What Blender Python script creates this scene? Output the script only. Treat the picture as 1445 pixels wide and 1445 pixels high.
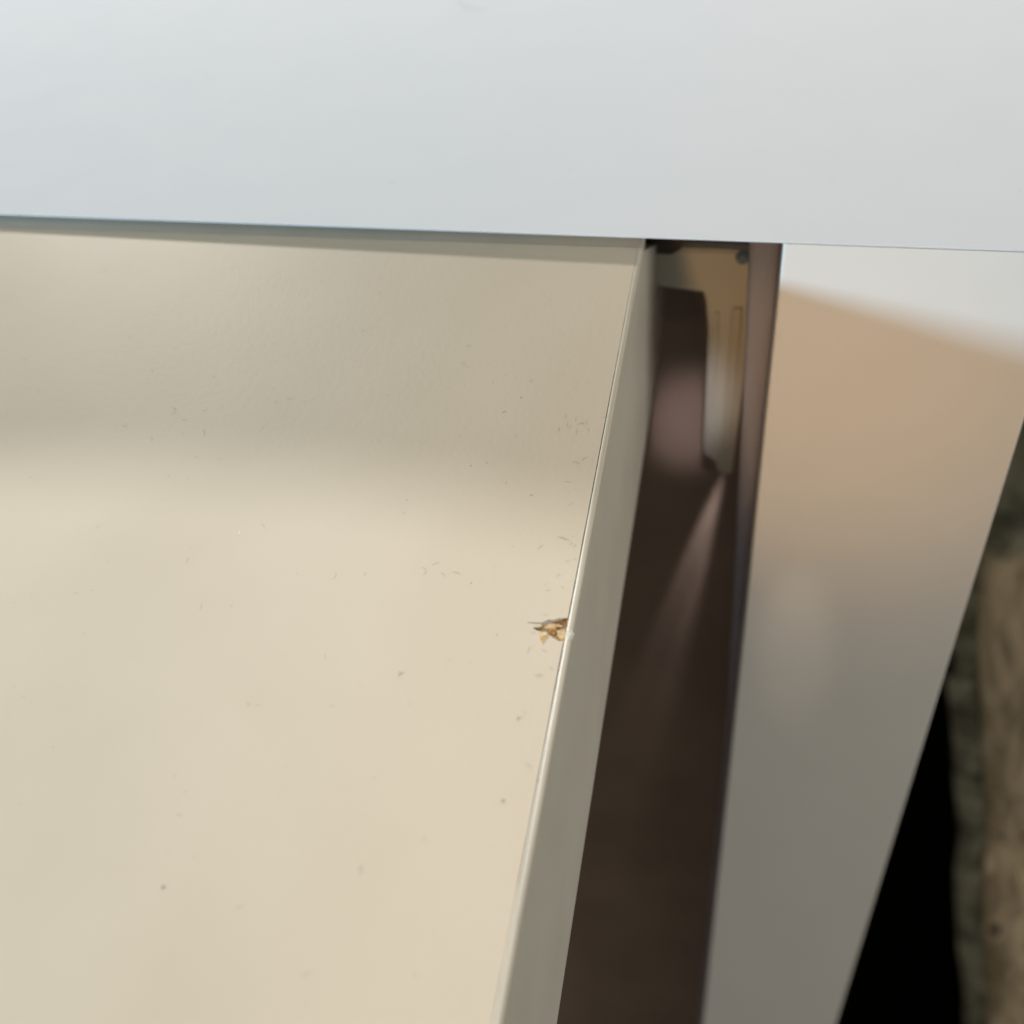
import bpy, bmesh, math, random
from mathutils import Vector, Matrix, noise

for o in list(bpy.data.objects): bpy.data.objects.remove(o)
S = bpy.context.scene
COL = S.collection
rnd = random.Random(7)

# ------------------------------------------------------------------ camera
CAM = Vector((-0.00269, -0.18433, 0.10021))
cam = bpy.data.cameras.new('camera')
cam.sensor_width = 36; cam.lens = 36*1496.03/1445
cam.clip_start = 0.005; cam.clip_end = 50
cam.dof.use_dof = True; cam.dof.focus_distance = 0.172; cam.dof.aperture_fstop = 13.0
co = bpy.data.objects.new('camera', cam); COL.objects.link(co)
co.matrix_world = Matrix(((0.97288, -0.09081, 0.21275, CAM.x),
                          (0.2174, 0.67314, -0.70684, CAM.y),
                          (-0.07902, 0.73392, 0.67463, CAM.z),
                          (0, 0, 0, 1)))
S.camera = co

# ------------------------------------------------------------------ light
W = bpy.data.worlds.new('World'); S.world = W; W.use_nodes = True
bg = W.node_tree.nodes['Background']
bg.inputs['Color'].default_value = (1.0, 0.93, 0.785, 1); bg.inputs['Strength'].default_value = 0.28

def aim(o, target):
    o.rotation_euler = (Vector(target) - o.location).to_track_quat('-Z', 'Y').to_euler()

def area(name, loc, target, size, power, color, spread=180, sy=None):
    l = bpy.data.lights.new(name, 'AREA'); l.energy = power; l.color = color
    l.size = size; l.spread = math.radians(spread)
    if sy: l.shape = 'RECTANGLE'; l.size_y = sy
    o = bpy.data.objects.new(name, l); COL.objects.link(o); o.location = loc; aim(o, target); return o

def spot(name, loc, target, radius, power, color, cone, blend):
    l = bpy.data.lights.new(name, 'SPOT'); l.energy = power; l.color = color
    l.shadow_soft_size = radius; l.spot_size = math.radians(cone); l.spot_blend = blend
    o = bpy.data.objects.new(name, l); COL.objects.link(o); o.location = loc; aim(o, target); return o

area('window_light', (-1.26, -0.90, 0.167), (0, 0, 0), 0.16, 21, (0.46, 0.76, 1.0))
# added spot behind the cabinet: its cone edge ends the light parallel to the front
BP = Vector((-3.00, 3.60, 2.20)); BV = (Vector((-.07, -.044, -.009)) - BP).normalized()
BT_ = Vector((1, .03, 0)); BT_ = (BT_ - BV*BV.dot(BT_)).normalized(); BN = BV.cross(BT_)
if BN.y < 0: BN = -BN
BH = math.radians(30)
spot('back_spot', BP, BP + BV*math.cos(BH) + BN*math.sin(BH), 0.30, 1580, (1.0, 0.955, 0.91), 60.0, 0.008)
area('side_fill', (1.50, -0.75, 0.12), (0, 0, -.05), 0.9, 7.6, (1.0, 0.95, 0.86))  # added fill from the right to brighten the side faces
spot('warm_lamp', (-0.08, -1.00, 0.12), (0.010, 0, -0.025), 0.03, 12.0, (1.0, 0.56, 0.22), 9.4, 1.0)
RP = Vector((-0.50, 0.80, 2.30)); RV = (Vector((-.06, -.0625, -.0113)) - RP).normalized()
RT = Vector((1, -.038, 0)); RT = (RT - RV*RV.dot(RT)).normalized(); RN = RV.cross(RT)
if RN.y > 0: RN = -RN
RH = math.radians(10)
spot('flap_spot', RP, RP + RV*math.cos(RH)*2 + RN*math.sin(RH)*2, 0.01, 108.0, (0.97, 0.975, 1.0), 20.0, 0.013)  # added spot; its cone edge draws the band boundary on the flap
spot('gap_fill', (0.010, -0.28, 0.26), (-0.020, 0.05, -0.082), 0.004, 6.0, (0.95, 0.84, 0.86), 3.6, 1.0)  # added narrow spot that brightens the inside of the gap
spot('streak_spot', (-0.0040, 0.0480, -0.0740), (-0.034, 0.0530, -0.23), 0.0008, 0.85, (1.0, 0.92, 0.9), 9, 0.9)  # added spot inside the cabinet, makes the streak on the inner panel
spot('frame_fill', (0.002, -0.060, 0.055), (0.013, 0, -0.112), 0.002, 0.20, (1.0, 0.84, 0.66), 8, 1.0)  # added unseen spot for a soft bright patch on the post
spot('streak_spot', (-0.0040, 0.0475, -0.0760), (-0.026, 0.0530, -0.23), 0.0008, 0.35, (1.0, 0.92, 0.9), 5, 0.9)  # second added spot, for a weaker streak

S.view_settings.view_transform = 'Standard'; S.view_settings.look = 'None'
S.view_settings.exposure = 0; S.view_settings.gamma = 1
S.render.engine = 'CYCLES'
S.cycles.max_bounces = 8

# ------------------------------------------------------------------ materials
def mat(name, col, rough=0.4, col2=None, scale=40, detail=3, bump=0.0, bscale=800, spec=0.5,
        lo=0.35, hi=0.65, stretch=None, trans=0.0, bdist=0.0001):
    m = bpy.data.materials.new(name); m.use_nodes = True
    nt = m.node_tree; b = nt.nodes['Principled BSDF']
    b.inputs['Base Color'].default_value = (*col, 1); b.inputs['Roughness'].default_value = rough
    b.inputs['Specular IOR Level'].default_value = spec
    b.inputs['Transmission Weight'].default_value = trans
    tc = nt.nodes.new('ShaderNodeTexCoord'); src = tc.outputs['Object']
    if stretch:
        mp = nt.nodes.new('ShaderNodeMapping'); mp.inputs['Scale'].default_value = stretch
        nt.links.new(src, mp.inputs['Vector']); src = mp.outputs['Vector']
    if col2:
        n = nt.nodes.new('ShaderNodeTexNoise'); n.inputs['Scale'].default_value = scale; n.inputs['Detail'].default_value = detail
        nt.links.new(src, n.inputs['Vector'])
        r = nt.nodes.new('ShaderNodeValToRGB')
        r.color_ramp.elements[0].position = lo; r.color_ramp.elements[0].color = (*col, 1)
        r.color_ramp.elements[1].position = hi; r.color_ramp.elements[1].color = (*col2, 1)
        nt.links.new(n.outputs['Fac'], r.inputs['Fac']); nt.links.new(r.outputs['Color'], b.inputs['Base Color'])
    if bump:
        n2 = nt.nodes.new('ShaderNodeTexNoise'); n2.inputs['Scale'].default_value = bscale; n2.inputs['Detail'].default_value = 4
        nt.links.new(src, n2.inputs['Vector'])
        bp = nt.nodes.new('ShaderNodeBump'); bp.inputs['Strength'].default_value = bump; bp.inputs['Distance'].default_value = bdist
        nt.links.new(n2.outputs['Fac'], bp.inputs['Height']); nt.links.new(bp.outputs['Normal'], b.inputs['Normal'])
    return m

M = {}
M['board'] = mat('white_laminate', (.84, .895, .95), .55, (.855, .905, .96), 60, 3, .25, 900, spec=0.0)
M['frame'] = mat('white_painted_side', (.80, .785, .76), .36, (.815, .80, .775), 50, 3, .25, 900)
M['cream'] = mat('cream_laminate', (.65, .565, .435), .5, (.68, .593, .462), 30, 5, .35, 900, spec=.12)
M['band'] = mat('cream_edge_banding', (.72, .69, .59), .25, (.75, .71, .61), 90, 3, .2, 500)
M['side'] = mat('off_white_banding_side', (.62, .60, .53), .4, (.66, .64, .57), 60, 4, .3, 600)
M['core'] = mat('chipboard_core', (.33, .17, .06), .9, (.66, .46, .24), 1400, 5, .8, 2500, .1, .38, .62)
M['tan'] = mat('torn_fibre', (.56, .36, .16), .85, (.74, .58, .36), 1500, 4, .6, 2500, .1)
M['dark_fibre'] = mat('dark_fibre', (.14, .075, .03), .9)
M['crack'] = mat('seam_dirt', (.10, .055, .03), .9, (.22, .14, .09), 900, 3)
M['pale'] = mat('pale_flake', (.70, .63, .48), .9)
M['glue'] = mat('glue_blob', (.82, .80, .72), .12, trans=.35)
M['lint'] = mat('lint_grey', (.22, .20, .16), .9)
M['lint_soft'] = mat('lint_soft', (.37, .335, .27), .9)
M['lint_dark'] = mat('lint_dark', (.09, .08, .065), .9)
M['lint_white'] = mat('lint_white', (.9, .9, .88), .6)
M['blue_lint'] = mat('lint_on_white', (.45, .46, .46), .8)
M['stain'] = mat('brown_stain', (.42, .33, .25), .6)
M['stain_soft'] = mat('pale_stain', (.56, .50, .40), .6)
M['inner'] = mat('brown_inner_panel', (.27, .20, .165), .45, (.33, .25, .205), 18, 4, .4, 200)
M['filler'] = mat('mauve_brown_strip', (.62, .62, .74), .35, (.68, .67, .78), 30, 3)
M['plastic'] = mat('khaki_plastic', (.42, .41, .36), .5, (.46, .45, .39), 40, 3)
M['plastic2'] = mat('khaki_plastic_rib', (.38, .36, .30), .55, (.42, .40, .33), 40, 3)
M['metal'] = mat('blue_grey_metal', (.13, .18, .24), .35); M['metal'].node_tree.nodes['Principled BSDF'].inputs['Metallic'].default_value = .2
M['latch'] = mat('dark_rubber', (.05, .035, .03), .6)
M['void'] = mat('dark_gap_sheet', (.008, .0065, .005), 1.0, spec=0)  # near-black colour standing in for the shade in the gap
M['cloth'] = mat('olive_cloth', (.13, .13, .095), .95, (.48, .46, .35), 22, 6, .8, 900, .1, bdist=.0006)
M['placket'] = mat('tan_cloth', (.46, .38, .26), .95, (.85, .72, .52), 20, 6, .8, 900, .1, stretch=(1, 1, .25), bdist=.0006)
M['button'] = mat('brown_button', (.035, .025, .018), .4)
M['floor'] = mat('dark_floor', (.002, .0018, .0015), .9, (.003, .0025, .002), 8, 4, spec=0)

# ------------------------------------------------------------------ helpers
def link(name, bm, m, parent=None, smooth=False):
    me = bpy.data.meshes.new(name)
    bmesh.ops.recalc_face_normals(bm, faces=bm.faces)
    if smooth:
        for f in bm.faces: f.smooth = True
    bm.to_mesh(me); bm.free()
    me.materials.append(M[m])
    o = bpy.data.objects.new(name, me); COL.objects.link(o)
    if parent: o.parent = parent
    return o

def empty(name, label, cat, loc):
    o = bpy.data.objects.new(name, None); COL.objects.link(o); o.location = loc
    o['label'] = label; o['category'] = cat; return o

def prism(pts, vec, bm=None):
    """polygon (3D points) extruded along vec"""
    bm = bm or bmesh.new(); vec = Vector(vec)
    a = [bm.verts.new(p) for p in pts]; b = [bm.verts.new(Vector(p) + vec) for p in pts]
    bm.faces.new(a); bm.faces.new(b[::-1])
    for i in range(len(a)):
        j = (i+1) % len(a); bm.faces.new((a[j], a[i], b[i], b[j]))
    return bm

def box(lo, hi, bm=None, bevel=0):
    bm2 = bmesh.new()
    bmesh.ops.create_cube(bm2, size=1)
    for v in bm2.verts:
        v.co = Vector([lo[i] + (v.co[i]+.5)*(hi[i]-lo[i]) for i in range(3)])
    if bevel: bmesh.ops.bevel(bm2, geom=bm2.edges[:], offset=bevel, segments=2, affect='EDGES', profile=.5)
    if bm is None: return bm2
    me = bpy.data.meshes.new('t'); bm2.to_mesh(me); bm.from_mesh(me); bm2.free(); bpy.data.meshes.remove(me)
    return bm

# ------------------------------------------------------------------ floor
fl = link('floor', box((-3, -3, -1.32), (3, 5, -1.30)), 'floor'); fl['kind'] = 'structure'

# ------------------------------------------------------------------ cabinet
CB = Vector((0, .2, -1.30))
cab = empty('cabinet', 'white cabinet with a mitred white top, square white front post and cream flap raised level', 'cabinet', CB)
OFF = -CB
def part(name, bm, m, smooth=False, parent=None):
    o = link(name, bm, m, parent or cab, smooth)
    if parent is None: o.location = OFF
    return o

X0, X1 = -1.12, .11
# top board, underside mitred back from a thin front edge
bm = prism([(X0, 0, 0), (X0, .46, 0), (X0, .46, -.018), (X0, .10, -.018), (X0, .0001, -.0003)], (X1-X0, 0, 0))
part('top_board', bm, 'board')
# right front post / side panel with mitred top, softly eased front corners
def post(x0, x1):
    bm = bmesh.new()
    r = .0005
    prof = [(x0, .44), (x0, r)] + [(x0 + r - r*math.cos(a), r - r*math.sin(a)) for a in (.5, 1.07)] + [(x0+r, 0.0)]
    prof += [(x1-r, 0.0)] + [(x1 - r + r*math.sin(a), r - r*math.cos(a)) for a in (.5, 1.07)] + [(x1, r), (x1, .44)]
    lo = [bm.verts.new((x, y+.0002, -1.30)) for x, y in prof]
    hi = [bm.verts.new((x, y+.0002, -.0005 - min(y, .0999)*.1775)) for x, y in prof]
    # subdivide top along mitre
    for i in range(len(prof)-1): bm.faces.new((lo[i], lo[i+1], hi[i+1], hi[i]))
    bm.faces.new((lo[-1], lo[0], hi[0], hi[-1])); bm.faces.new(lo); bm.faces.new(hi[::-1])
    return bm
sp = part('side_panel', post(0, .0502), 'frame')
sp['label'] = 'right side panel with wide white front face'
part('side_panel', post(X0+.004, X0+.054), 'frame')
# brown inner panel seen through the gap
bm = bmesh.new()
nx, nz = 60, 120
vs = [[None]*(nz+1) for _ in range(nx+1)]
for i in range(nx+1):
    for j in range(nz+1):
        x = -.30 + .2995*i/nx; z = -.03 - 1.22*j/nz
        y = .052 + .0012*noise.noise(Vector((x*14, z*5, 3.1)))
        vs[i][j] = bm.verts.new((x, y, z))
for i in range(nx):
    for j in range(nz): bm.faces.new((vs[i][j], vs[i+1][j], vs[i+1][j+1], vs[i][j+1]))
part('inner_panel', bm, 'inner', True)
part('inner_panel', box((X0+.06, .44, -1.27), (-.002, .45, -.02)), 'inner')
part('bottom_board', box((X0+.06, .06, -1.26), (-.002, .43, -1.242)), 'frame')
# tapered mauve filler strip just behind the post
bm = bmesh.new()
rows = []
for k in range(25):
    t = k/24; z = -.006 - .5*t
    w = .0066 - .0052*min(1, t/.35)
    row = []
    for a in range(9):
        s = a/8
        row.append(bm.verts.new((-w*(1-s) - .0002, .020 - .0016*math.sin(math.pi*s)**.6 + .0002*math.sin(z*60), z)))
    rows.append(row)
for k in range(24):
    for a in range(8): bm.faces.new((rows[k][a], rows[k][a+1], rows[k+1][a+1], rows[k+1][a]))
bmesh.ops.solidify(bm, geom=bm.faces[:], thickness=-.0008)
part('filler_strip', bm, 'filler', True)
# khaki plastic hinge bracket with stepped foot
Y = .030
br = [(-.0300, -.0190), (-.0060, -.0190), (-.0056, -.0269), (-.0058, -.0582), (-.0066, -.0838), (-.0104, -.0834),
      (-.0106, -.0790), (-.0142, -.0778), (-.0146, -.0400), (-.0150, -.0315), (-.0158, -.0290), (-.0300, -.0287)]
bm = prism([(x, Y, z) for x, z in br], (0, .004, 0))
bmesh.ops.bevel(bm, geom=bm.edges[:], offset=.0005, segments=2, affect='EDGES')
hb = part('hinge_bracket', bm, 'plastic')
hb['label'] = 'khaki plastic hinge bracket with a stepped foot'
def sub(name, bm, m, parent, smooth=False):
    return link(name, bm, m, parent, smooth)
bm = box((-.0096, Y-.0008, -.0760), (-.0072, Y-.0001, -.0330), bevel=.0004); sub('rib', bm, 'plastic2', hb)
bm = box((-.0136, Y-.0006, -.0745), (-.0124, Y-.0001, -.0345), bevel=.0003); sub('rib', bm, 'plastic', hb)
bm = bmesh.new()
bmesh.ops.create_cone(bm, cap_ends=True, segments=24, radius1=.00165, radius2=.0011, depth=.0012)
bmesh.ops.transform(bm, matrix=Matrix.Translation((-.0080, Y-.0009, -.0203)) @ Matrix.Rotation(math.radians(90), 4, 'X'), verts=bm.verts)
sub('screw', bm, 'metal', hb, False)
bm = prism([(x, .0275, z) for x, z in [(-.032, -.0190), (-.0234, -.0190), (-.0215, -.0176), (-.0209, -.0160), (-.0209, -.0105), (-.032, -.0105)]], (0, .0022, 0))
part('latch', bm, 'latch')

# ------------------------------------------------------------------ raised flap
FO = Vector((-0.02721, 0.00026, -0.00254))
FU = Vector((0.015766, -0.98957, -0.143175)); FX = Vector((0.9998, 0.0168, -0.0030)); FX = (FX - FU*FX.dot(FU)).normalized(); FV = FU.cross(FX)
# local frame: x = across (a), y = outwards (d), z = up (v) ; right handed with x mirrored inside helper
def L(a, d, v=0.0): return FX*a + FU*d + FV*v
T = .0567; BT = .00091; LEN = .60; WID = 1.05
flap = bpy.data.objects.new('raised_flap', None); COL.objects.link(flap); flap.location = FO
flap['label'] = 'thick cream flap with a chipped right edge, raised in front of the white cabinet'
flap['category'] = 'flap'

chip = [(801.8, 873.8), (797, 874.2), (793, 875.1), (790, 874.6), (788, 876), (783, 876.8), (778, 876.2), (773, 878.0), (768.6, 880.6),
        (763, 880.2), (757, 879.6), (763, 881.4), (768.5, 882.0), (770, 884.0), (765, 885.6), (760, 885.8), (758.8, 887.2), (762.0, 888.4),
        (766.5, 889.6), (771, 891.4), (776.5, 893.4), (779, 895.2), (781.5, 896.8), (785, 898.6), (788, 900.6), (790.6, 902.4), (793.5, 901.2), (796.4, 901.8)]
def chip_local(px, py):
    px = 800 + (px-800)*1.22 if px < 800 else px; py = 888 + (py-888)*1.2
    return (-.00022 + (px-800)*.0000963 + (py-875)*.0000184, .08628 - (px-800)*.0000135 + (py-875)*.000118)
def seam_w(d):  # wandering width of the open glue line
    n = noise.noise(Vector((d*260, 4.2, 0)))*.00004 + noise.noise(Vector((d*900, 1.2, 0)))*.000025
    base = .00013 if .035 < d < .125 else .00007
    g = max(0, 1-abs(d-.093)/.012)*.00006
    return max(.00002, base + n + g)
# laminate skin with the torn notch
out = [(-WID, .0), (-WID, LEN)]
d = LEN
edge = []
while d > .0004:
    edge.append(d); d -= .0008 if d < .2 else .004
edge.append(0.0)
cl = [chip_local(*c) for c in chip]
d_hi, d_lo = cl[-1][1], cl[0][1]
ins = False
for d in edge:
    if d_lo-.0001 < d < d_hi+.0001:
        if not ins:
            for a, dd in cl[::-1]: out.append((min(a, -.00006), dd))
            ins = True
        continue
    out.append((-seam_w(d), d))
bm = prism([L(a, d, 0) for a, d in out], L(0, 0, -.00035))
bmesh.ops.triangulate(bm, faces=[f for f in bm.faces if len(f.verts) > 4])
lam = link('laminate_top', bm, 'cream', flap)
# chipboard core block below the skin
side = [(LEN, -.0007), (.0002, -.0007), (-.0014, -.0016), (-.030, -.0215), (-.075, -.0215), (-.075, -T), (LEN, -T)]
bm = prism([L(-WID+.0005, d, v) for d, v in side], FX*(WID-.0006))
link('core', bm, 'core', flap)
# rough torn bed inside the notch
bm = bmesh.new(); g = {}
NA, ND = 70, 60
for i in range(NA+1):
    for j in range(ND+1):
        a = -.0058 + .00579*i/NA; dd = .0850 + .0062*j/ND
        P = Vector((a*900, dd*1500, 0))
        h = -.00036 + .00022*noise.noise(P) + .00014*noise.noise(P*3) + .00007*abs(noise.noise(P*7))
        ia = (a+.0058)/.0058
        h += .00016*(1-ia)
        h = min(h, -.00012 if ia < .5 else -.00010)
        g[i, j] = bm.verts.new(L(a, dd, h))
for i in range(NA):
    for j in range(ND): bm.faces.new((g[i, j], g[i+1, j], g[i+1, j+1], g[i, j+1]))
ch = link('chip', bm, 'core', flap, False); ch['label'] = 'torn brown chipboard exposed at the edge'
def flake(pts, h, m, name='flake', th=.00012):
    P = [chip_local(*q) for q in pts]
    bm = prism([L(a, d, h + .00006*noise.noise(Vector((a*2000, d*2000, 0)))) for a, d in P], L(0, 0, -th))
    return link(name, bm, m, ch)
flake([(773, 882), (782, 880.5), (794, 882.5), (795, 885), (784, 885), (777, 887), (772, 886)], -.00004, 'tan')
flake([(766, 893), (770, 890.5), (775, 893), (778, 896), (774, 901), (771, 905), (768, 900)], .00008, 'tan')
flake([(771, 892), (774, 891.5), (777, 893.5), (774.5, 896), (772, 895)], .00022, 'pale')
flake([(760, 881.8), (768, 881.6), (768.6, 884), (763, 883.4)], .00010, 'pale')
flake([(752, 879.6), (759, 880.4), (768, 880.6), (757, 879.6)], .00005, 'lint')
flake([(788, 889), (796, 887), (799, 892), (798, 900), (792, 900), (788, 895)], -.00005, 'tan')
flake([(778, 885), (786, 885), (788, 890), (785, 894), (779, 892)], -.00006, 'core')
flake([(759, 886), (763, 885.6), (767, 888), (765, 889)], .00005, 'dark_fibre')
flake([(773.5, 877.5), (779, 876.4), (783, 877.6), (776, 879.2)], -.00001, 'dark_fibre')
flake([(791, 880.5), (795, 880), (794.5, 883), (791.5, 883)], .00000, 'dark_fibre')
flake([(788, 886), (792, 885.6), (791, 888), (788.5, 888)], .00000, 'dark_fibre')

# edge banding: rounded strip along the right side
def band_profile(seg=6):
    p = [(0, -.00045), (0, -.00010), (.00006, -.00002), (.00016, 0)]
    r = BT - .00020
    for k in range(1, seg+1):
        t = math.pi/2*k/seg
        p.append((BT - r + r*math.sin(t), -r + r*math.cos(t)))
    return p
prof = band_profile() 
full = prof + [(BT, -T+.0006), (BT-.0006, -T), (0, -T)]
ds = [i*.002 for i in range(0, 101)] + [.2+.01*i for i in range(1, 15)]
def sweep(profile, dlist, jit=0):
    bm = bmesh.new(); rows = []
    for d in dlist:
        w = .00003*noise.noise(Vector((d*120, 0, 7)))*jit
        rows.append([bm.verts.new(L(a + (w if a > .0001 else 0), d, v)) for a, v in profile])
    for i in range(len(rows)-1):
        for k in range(len(profile)-1):
            bm.faces.new((rows[i][k], rows[i][k+1], rows[i+1][k+1], rows[i+1][k]))
    bm.faces.new(rows[0]); bm.faces.new(rows[-1][::-1])
    return bm
bm = sweep(prof + [(BT, -.0016), (0, -.0016)], ds, 1)
eb = link('edge_banding', bm, 'side', flap, True)
eb['label'] = 'glossy rounded edge banding on the right side'
eb.data.materials.append(M['band'])
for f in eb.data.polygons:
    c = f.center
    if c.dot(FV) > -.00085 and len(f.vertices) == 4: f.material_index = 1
    if len(f.vertices) > 4: f.use_smooth = False
side2 = [(LEN, -.00158), (.0001, -.00158), (-.0014, -.00175), (-.030, -.0215), (-.075, -.0215), (-.075, -T), (LEN, -T)]
sb = link('side_banding', prism([L(0, d, v) for d, v in side2], FX*(BT-.00002)), 'side', flap)
# keep the flat side flat
eb.data.set_sharp_from_angle(angle=math.radians(28)) if hasattr(eb.data, 'set_sharp_from_angle') else None
# end banding at the hinge end, rounded down under the top board
R2 = .0016
bm = bmesh.new()
R2 = .0008
DE = .0045
pr = [(-.00008, -.0003)] + [(-DE - R2*math.sin(math.pi/2*k/8), -.00030 - R2 + R2*math.cos(math.pi/2*k/8)) for k in range(0, 9)] + [(-DE-R2, -.004), (0, -.0035)]
for_rows = []
for a in (-WID, 0.00008, BT-.0003, BT-.0001):
    e = 0 if a < .0002 else (.0002 if a < BT-.0002 else .0004)
    for_rows.append([bm.verts.new(L(a, d, v - e)) for d, v in pr])
for i in range(3):
    for k in range(len(pr)-1): bm.faces.new((for_rows[i][k], for_rows[i][k+1], for_rows[i+1][k+1], for_rows[i+1][k]))
bm.faces.new(for_rows[0]); bm.faces.new(for_rows[-1][::-1])
link('end_banding', bm, 'side', flap, True)
# glue blob on the banding beside the chip
bm = bmesh.new()
bmesh.ops.create_icosphere(bm, subdivisions=3, radius=1)
cc = L(.00060, .0886, -.00016)
for v in bm.verts:
    q = v.co.copy(); n = 1 + .22*noise.noise(q*1.7 + Vector((3, 1, 2)))
    v.co = cc + FX*q.x*.00062*n + FU*q.y*.00085*n + FV*q.z*.00036*n
link('glue_blob', bm, 'glue', flap, True)
# dirt specks lodged in the glue line
bm = bmesh.new()
for d, s in [(.0915, 1), (.0925, .8), (.0935, .9), (.0945, .6), (.0862, .6), (.0765, .5), (.0785, .6), (.0708, .5), (.1112, 1.3), (.1105, .8), (.0966, .5), (.1010, .5), (.0612, .4)]:
    a0 = -.00006
    n = 7; pts = [L(a0 + .00007*s*math.cos(k*6.283/n)*rnd.uniform(.6, 1.2), d + .00022*s*math.sin(k*6.283/n)*rnd.uniform(.6, 1.3), .00003) for k in range(n)]
    prism(pts, L(0, 0, -.00003), bm)
sd = link('seam_dirt', bm, 'crack', flap); sd['kind'] = 'stuff'

# marks and lint on the surfaces --------------------------------------------
def hair(bm, mk, a, d, ln, ang, curl, w, z=.00004):
    """thin curved fibre ribbon lying on a surface; mk maps (a,d,h) to 3D"""
    n = 8; x, y, t = a, d, ang; Lp = []; Rp = []
    for k in range(n+1):
        ww = w*(.35 + .65*math.sin(math.pi*(k+.5)/(n+1)))
        Lp.append(bm.verts.new(mk(x - math.sin(t)*ww/2, y + math.cos(t)*ww/2, z)))
        Rp.append(bm.verts.new(mk(x + math.sin(t)*ww/2, y - math.cos(t)*ww/2, z)))
        x += math.cos(t)*ln/n; y += math.sin(t)*ln/n; t += curl/n + rnd.uniform(-.25, .25)
    for k in range(n): bm.faces.new((Lp[k], Lp[k+1], Rp[k+1], Rp[k]))
def blot(bm, mk, a, d, rx, ry, z=.00003, n=9):
    bm.faces.new([bm.verts.new(mk(a + rx*math.cos(k*2*math.pi/n)*rnd.uniform(.6, 1.2), d + ry*math.sin(k*2*math.pi/n)*rnd.uniform(.6, 1.2), z)) for k in range(n)])
def stuff(name, bm, m, parent):
    o = link(name, bm, m, parent); o['kind'] = 'stuff'; return o

bm = bmesh.new()
for a, d, ln, an, cu in [(-.0238, .0795, .0019, .3, .9), (-.0222, .0790, .0012, -.7, .5), (-.0205, .0802, .0012, .5, .3), (-.0188, .0799, .0013, -.4, .4),
                         (-.0042, .0715, .0022, .15, -.5), (-.0018, .0722, .0007, .9, 1.5), (-.0067, .0742, .0012, -.9, .4), (-.0030, .0790, .0009, -1.2, .2),
                         (-.0372, .0833, .0017, -.3, -1.2), (-.0224, .0985, .0010, -1.0, .2), (-.0560, .0458, .0012, 2.2, .8),
                         (-.0780, .0500, .0026, .2, .9), (-.0700, .0548, .0018, .1, 1.8), (-.0790, .0574, .0013, .1, 1.0), (-.0690, .0612, .0012, -.2, .7),
                         (-.0520, .0740, .0014, .4, 1.0), (-.0620, .0820, .0014, .2, 1.4), (-.0560, .0900, .0012, 1.3, .3), (-.0050, .0925, .0012, -1.1, .2)]:
    hair(bm, L, a, d, ln*1.1, an, cu*1.6, .000055)
for _ in range(70):
    d = rnd.uniform(.006, .15); hair(bm, L, rnd.uniform(-.12, -.003), d, rnd.uniform(.0003, .0011), rnd.uniform(0, 6.28), rnd.uniform(-1.5, 1.5), .00006)
for _ in range(26): hair(bm, L, -rnd.uniform(.0008, .005), rnd.uniform(.045, .11), rnd.uniform(.0004, .0014), rnd.choice([-1.1, -.8, .2, .4]) + rnd.uniform(-.3, .3), rnd.uniform(-.8, .8), .00006)
for k in range(9): hair(bm, L, -.0075 + .0006*k, .047 + rnd.uniform(-.002, .002), .0011, 1.5, .1, .00004)
stuff('lint', bm, 'lint_soft', flap)
bm = bmesh.new()
for a, d, rx, ry in [(-.01524, .04224, .00022, .00010), (-.0206, .0585, .0001, .0001), (-.0294, .0668, .0001, .00012), (-.0155, .0815, .00012, .0001), (-.0098, .0900, .0001, .0001)]:
    blot(bm, L, a, d, rx, ry)
hair(bm, L, -.0178, .0462, .0008, -1.0, .3, .00008); hair(bm, L, -.0098, .0640, .0008, -1.0, .5, .00007)
for _ in range(16): blot(bm, L, rnd.uniform(-.12, -.003), rnd.uniform(.004, .15), rnd.uniform(.00004, .0001), rnd.uniform(.00004, .0001), n=6)
stuff('lint', bm, 'lint', flap)
bm = bmesh.new()
for a, d, rx, ry in [(-.0480, .0165, .0002, .0003), (-.0158, .0950, .00015, .0002)]: blot(bm, L, a, d, rx, ry)
for _ in range(80): blot(bm, L, rnd.uniform(-.12, -.003), rnd.uniform(.004, .15), rnd.uniform(.00006, .0002), rnd.uniform(.00005, .00016), n=7)
stuff('lint', bm, 'stain_soft', flap)
bm = bmesh.new(); blot(bm, L, -.0550, .0762, .00008, .0003); hair(bm, L, -.0125, .0445, .0005, .3, .2, .00006)
stuff('lint', bm, 'lint_white', flap)
for a, d, rx, ry, m in [(-.04456, .13213, .00028, .00028, 'stain'), (-.00402, .11461, .00025, .0003, 'stain'), (-.0030, .1138, .0001, .0001, 'stain_soft'),
                        (-.01303, .12104, .0002, .00025, 'stain_soft'), (-.02005, .12609, .00035, .0006, 'stain_soft'), (-.02241, .09794, .0002, .0004, 'stain_soft')]:
    bm = bmesh.new(); blot(bm, L, a, d, rx, ry); link('stain', bm, m, flap)

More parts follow.
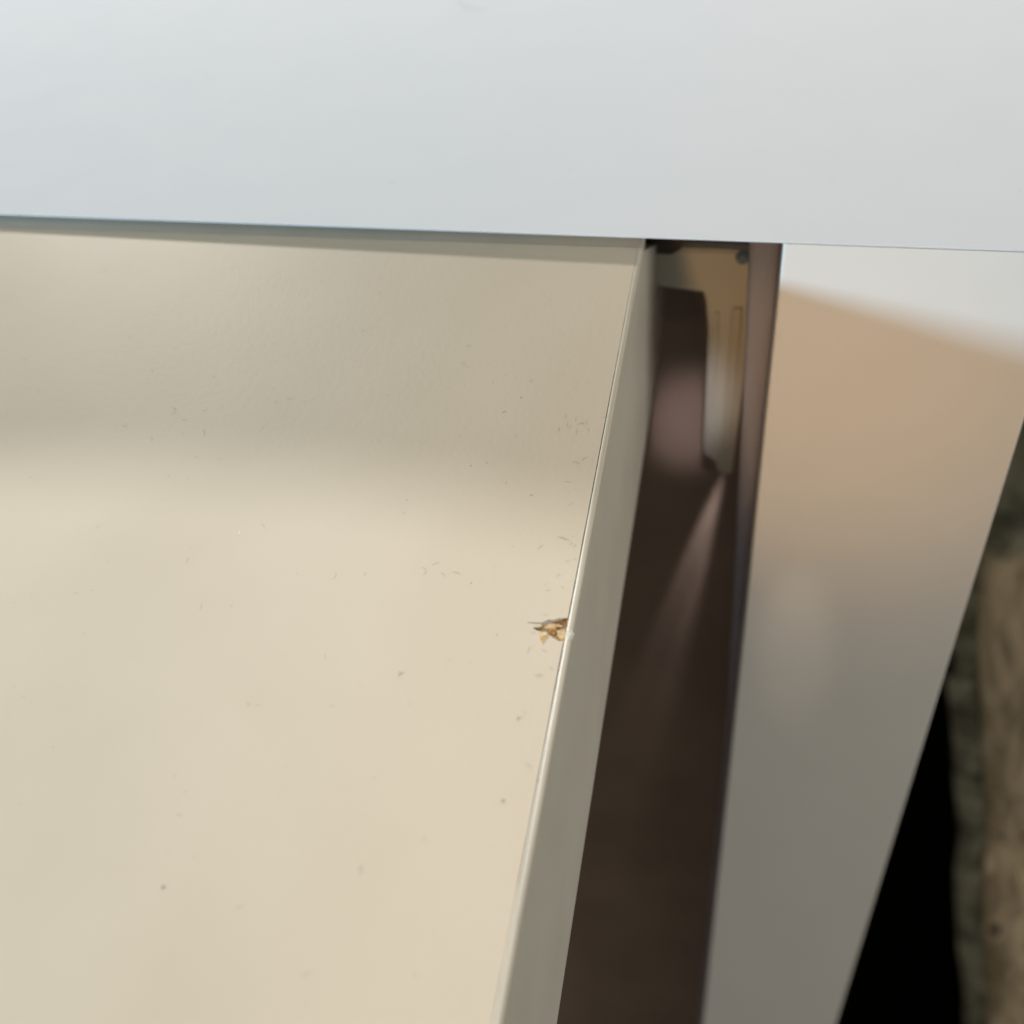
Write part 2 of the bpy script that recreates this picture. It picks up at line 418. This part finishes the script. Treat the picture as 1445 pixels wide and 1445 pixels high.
B = lambda x, y, z: Vector((x, y, z))
bm = bmesh.new()
for x, y, ln, an, cu in [(-.13852, .0612, .0018, .1, 0), (-.158, .0217, .0010, 0, .2), (-.0836, .0205, .0015, -1.0, .3), (-.0460, .0272, .0014, .4, -.6),
                         (-.1490, .0707, .0010, -1.4, .2), (-.1650, .1020, .0012, -1.3, 0), (-.1740, .1275, .0022, -.8, .6), (-.1790, .1330, .0018, -.3, 1.2),
                         (-.1090, .0913, .0010, .2, .5), (-.1362, .1088, .0009, -1.2, 0), (-.1200, .0800, .0008, -1.2, 0)]:
    hair(bm, B, x, y, ln, an, cu, .00008, .00004)
for _ in range(26): hair(bm, B, rnd.uniform(-.2, .05), rnd.uniform(.004, .15), rnd.uniform(.0003, .001), rnd.uniform(0, 6.28), rnd.uniform(-1.5, 1.5), .00006, .00004)
for _ in range(10): blot(bm, B, rnd.uniform(-.2, .05), rnd.uniform(.004, .15), .00012, .0001, .00004, 6)
lb = stuff('lint', bm, 'blue_lint', cab); lb.location = OFF
bm = bmesh.new(); hair(bm, B, -.1005, .1385, .0155, -.95, .25, .00055, .00006)
o = part('scratch', bm, 'lint_white'); o['label'] = 'short pale scratch at the back of the top'
bm = bmesh.new(); hair(bm, B, -.1000, .1383, .0150, -.95, .30, .00018, .00009)
o = part('scratch', bm, 'blue_lint')
Fm = lambda x, z, h: Vector((x, .0002 - h, z))
bm = bmesh.new(); blot(bm, Fm, .03073, -.02046, .00015, .00012)
for _ in range(8): blot(bm, Fm, rnd.uniform(.002, .048), rnd.uniform(-.2, -.005), .0001, .0001, n=6)
lb = stuff('lint', bm, 'blue_lint', cab); lb.location = OFF

# ------------------------------------------------------------------ hanging clothes beside the cabinet
def sheet(u0, u1, z0, z1, fn, nu, nz, th):
    bm = bmesh.new(); g = [[bm.verts.new(fn(i/nu, j/nz)) for j in range(nz+1)] for i in range(nu+1)]
    for i in range(nu):
        for j in range(nz): bm.faces.new((g[i][j], g[i+1][j], g[i+1][j+1], g[i][j+1]))
    bmesh.ops.solidify(bm, geom=bm.faces[:], thickness=th)
    return bm
def xedge(z):   # left hem of the garment, wandering as it drops
    pts = [(.0, .085), (-.22, .098), (-.35, .112), (-.44, .132), (-.56, .160), (-.66, .178), (-.87, .226), (-1.3, .31)]
    for (za, xa), (zb, xb) in zip(pts, pts[1:]):
        if zb <= z <= za: return xa + (xb-xa)*(z-za)/(zb-za)
    return pts[-1][1]
garment = empty('hanging_garment', 'dark olive crumpled garment with a tan buttoned placket hanging beside the cabinet', 'garment', (.25, .27, -1.30))
GO = Vector((-.25, -.27, 1.30))
def gfn(u, v):
    z = -.02 - 1.25*v; x = xedge(z) + .50*u
    P = Vector((x*16, z*7, 1.3)); Q = Vector((x*45, z*30, 5.5))
    y = .262 + .024*noise.noise(P) + .014*noise.noise(Q) + .008*noise.noise(Q*2.3) + .006*math.sin(x*70 + 5*noise.noise(Vector((0, z*9, 0))))
    return Vector((x + .006*noise.noise(Vector((0, z*22, 9))), y, z))
o = link('cloth_body', sheet(0, 1, 0, 1, gfn, 130, 200, .002), 'cloth', garment, True); o.location = GO
def pfn(u, v):
    z = -.30 - .95*v
    x = xedge(z) + .014 + .034*u + .002*noise.noise(Vector((0, z*30, 2)))
    y = .236 - .007*math.sin(math.pi*u)**.7 + .010*noise.noise(Vector((x*60, z*22, 3))) + .004*noise.noise(Vector((x*150, z*70, 3))) + .02*max(0, .12-v)*4
    return Vector((x, y, z))
o = link('placket', sheet(0, 1, 0, 1, pfn, 24, 200, .003), 'placket', garment, True); o.location = GO
for bx, bz in [(.198, -.655)]:
    bm = bmesh.new(); bmesh.ops.create_cone(bm, cap_ends=True, segments=20, radius1=.0045, radius2=.0035, depth=.003)
    bmesh.ops.transform(bm, matrix=Matrix.Translation((bx, .2235, bz)) @ Matrix.Rotation(math.radians(90), 4, 'X'), verts=bm.verts)
    o = link('button', bm, 'button', garment); o.location = GO
def cfn(u, v):  # ribbed cuff between placket and the black sheet
    z = -.40 - .85*v; x = xedge(z) - .004 + .022*u + .003*noise.noise(Vector((0, z*12, 4)))
    return Vector((x, .240 - .005*abs(math.sin(z*160))*max(.1, 1-abs(z+.48)/.10) - .004*math.sin(math.pi*u), z))
o = link('ribbed_hem', sheet(0, 1, 0, 1, cfn, 10, 380, .002), 'cloth', garment, True); o.location = GO

black = empty('dark_gap_sheet', 'added black sheet that darkens the gap between the cabinet and the olive garment', 'cloth', (.10, .33, -1.30))  # sheet put in to make the gap dark
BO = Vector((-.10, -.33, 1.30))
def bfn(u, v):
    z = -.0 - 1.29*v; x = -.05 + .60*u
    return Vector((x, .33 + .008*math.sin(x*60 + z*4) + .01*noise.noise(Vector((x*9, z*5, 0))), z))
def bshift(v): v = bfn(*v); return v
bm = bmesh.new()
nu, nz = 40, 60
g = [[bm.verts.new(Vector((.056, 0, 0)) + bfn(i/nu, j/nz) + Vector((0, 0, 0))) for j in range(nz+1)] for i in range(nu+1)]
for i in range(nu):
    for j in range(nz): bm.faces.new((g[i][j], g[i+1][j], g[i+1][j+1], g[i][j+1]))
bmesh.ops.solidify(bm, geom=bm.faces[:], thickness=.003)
o = link('gap_sheet_folds', bm, 'void', black, True); o.location = BO
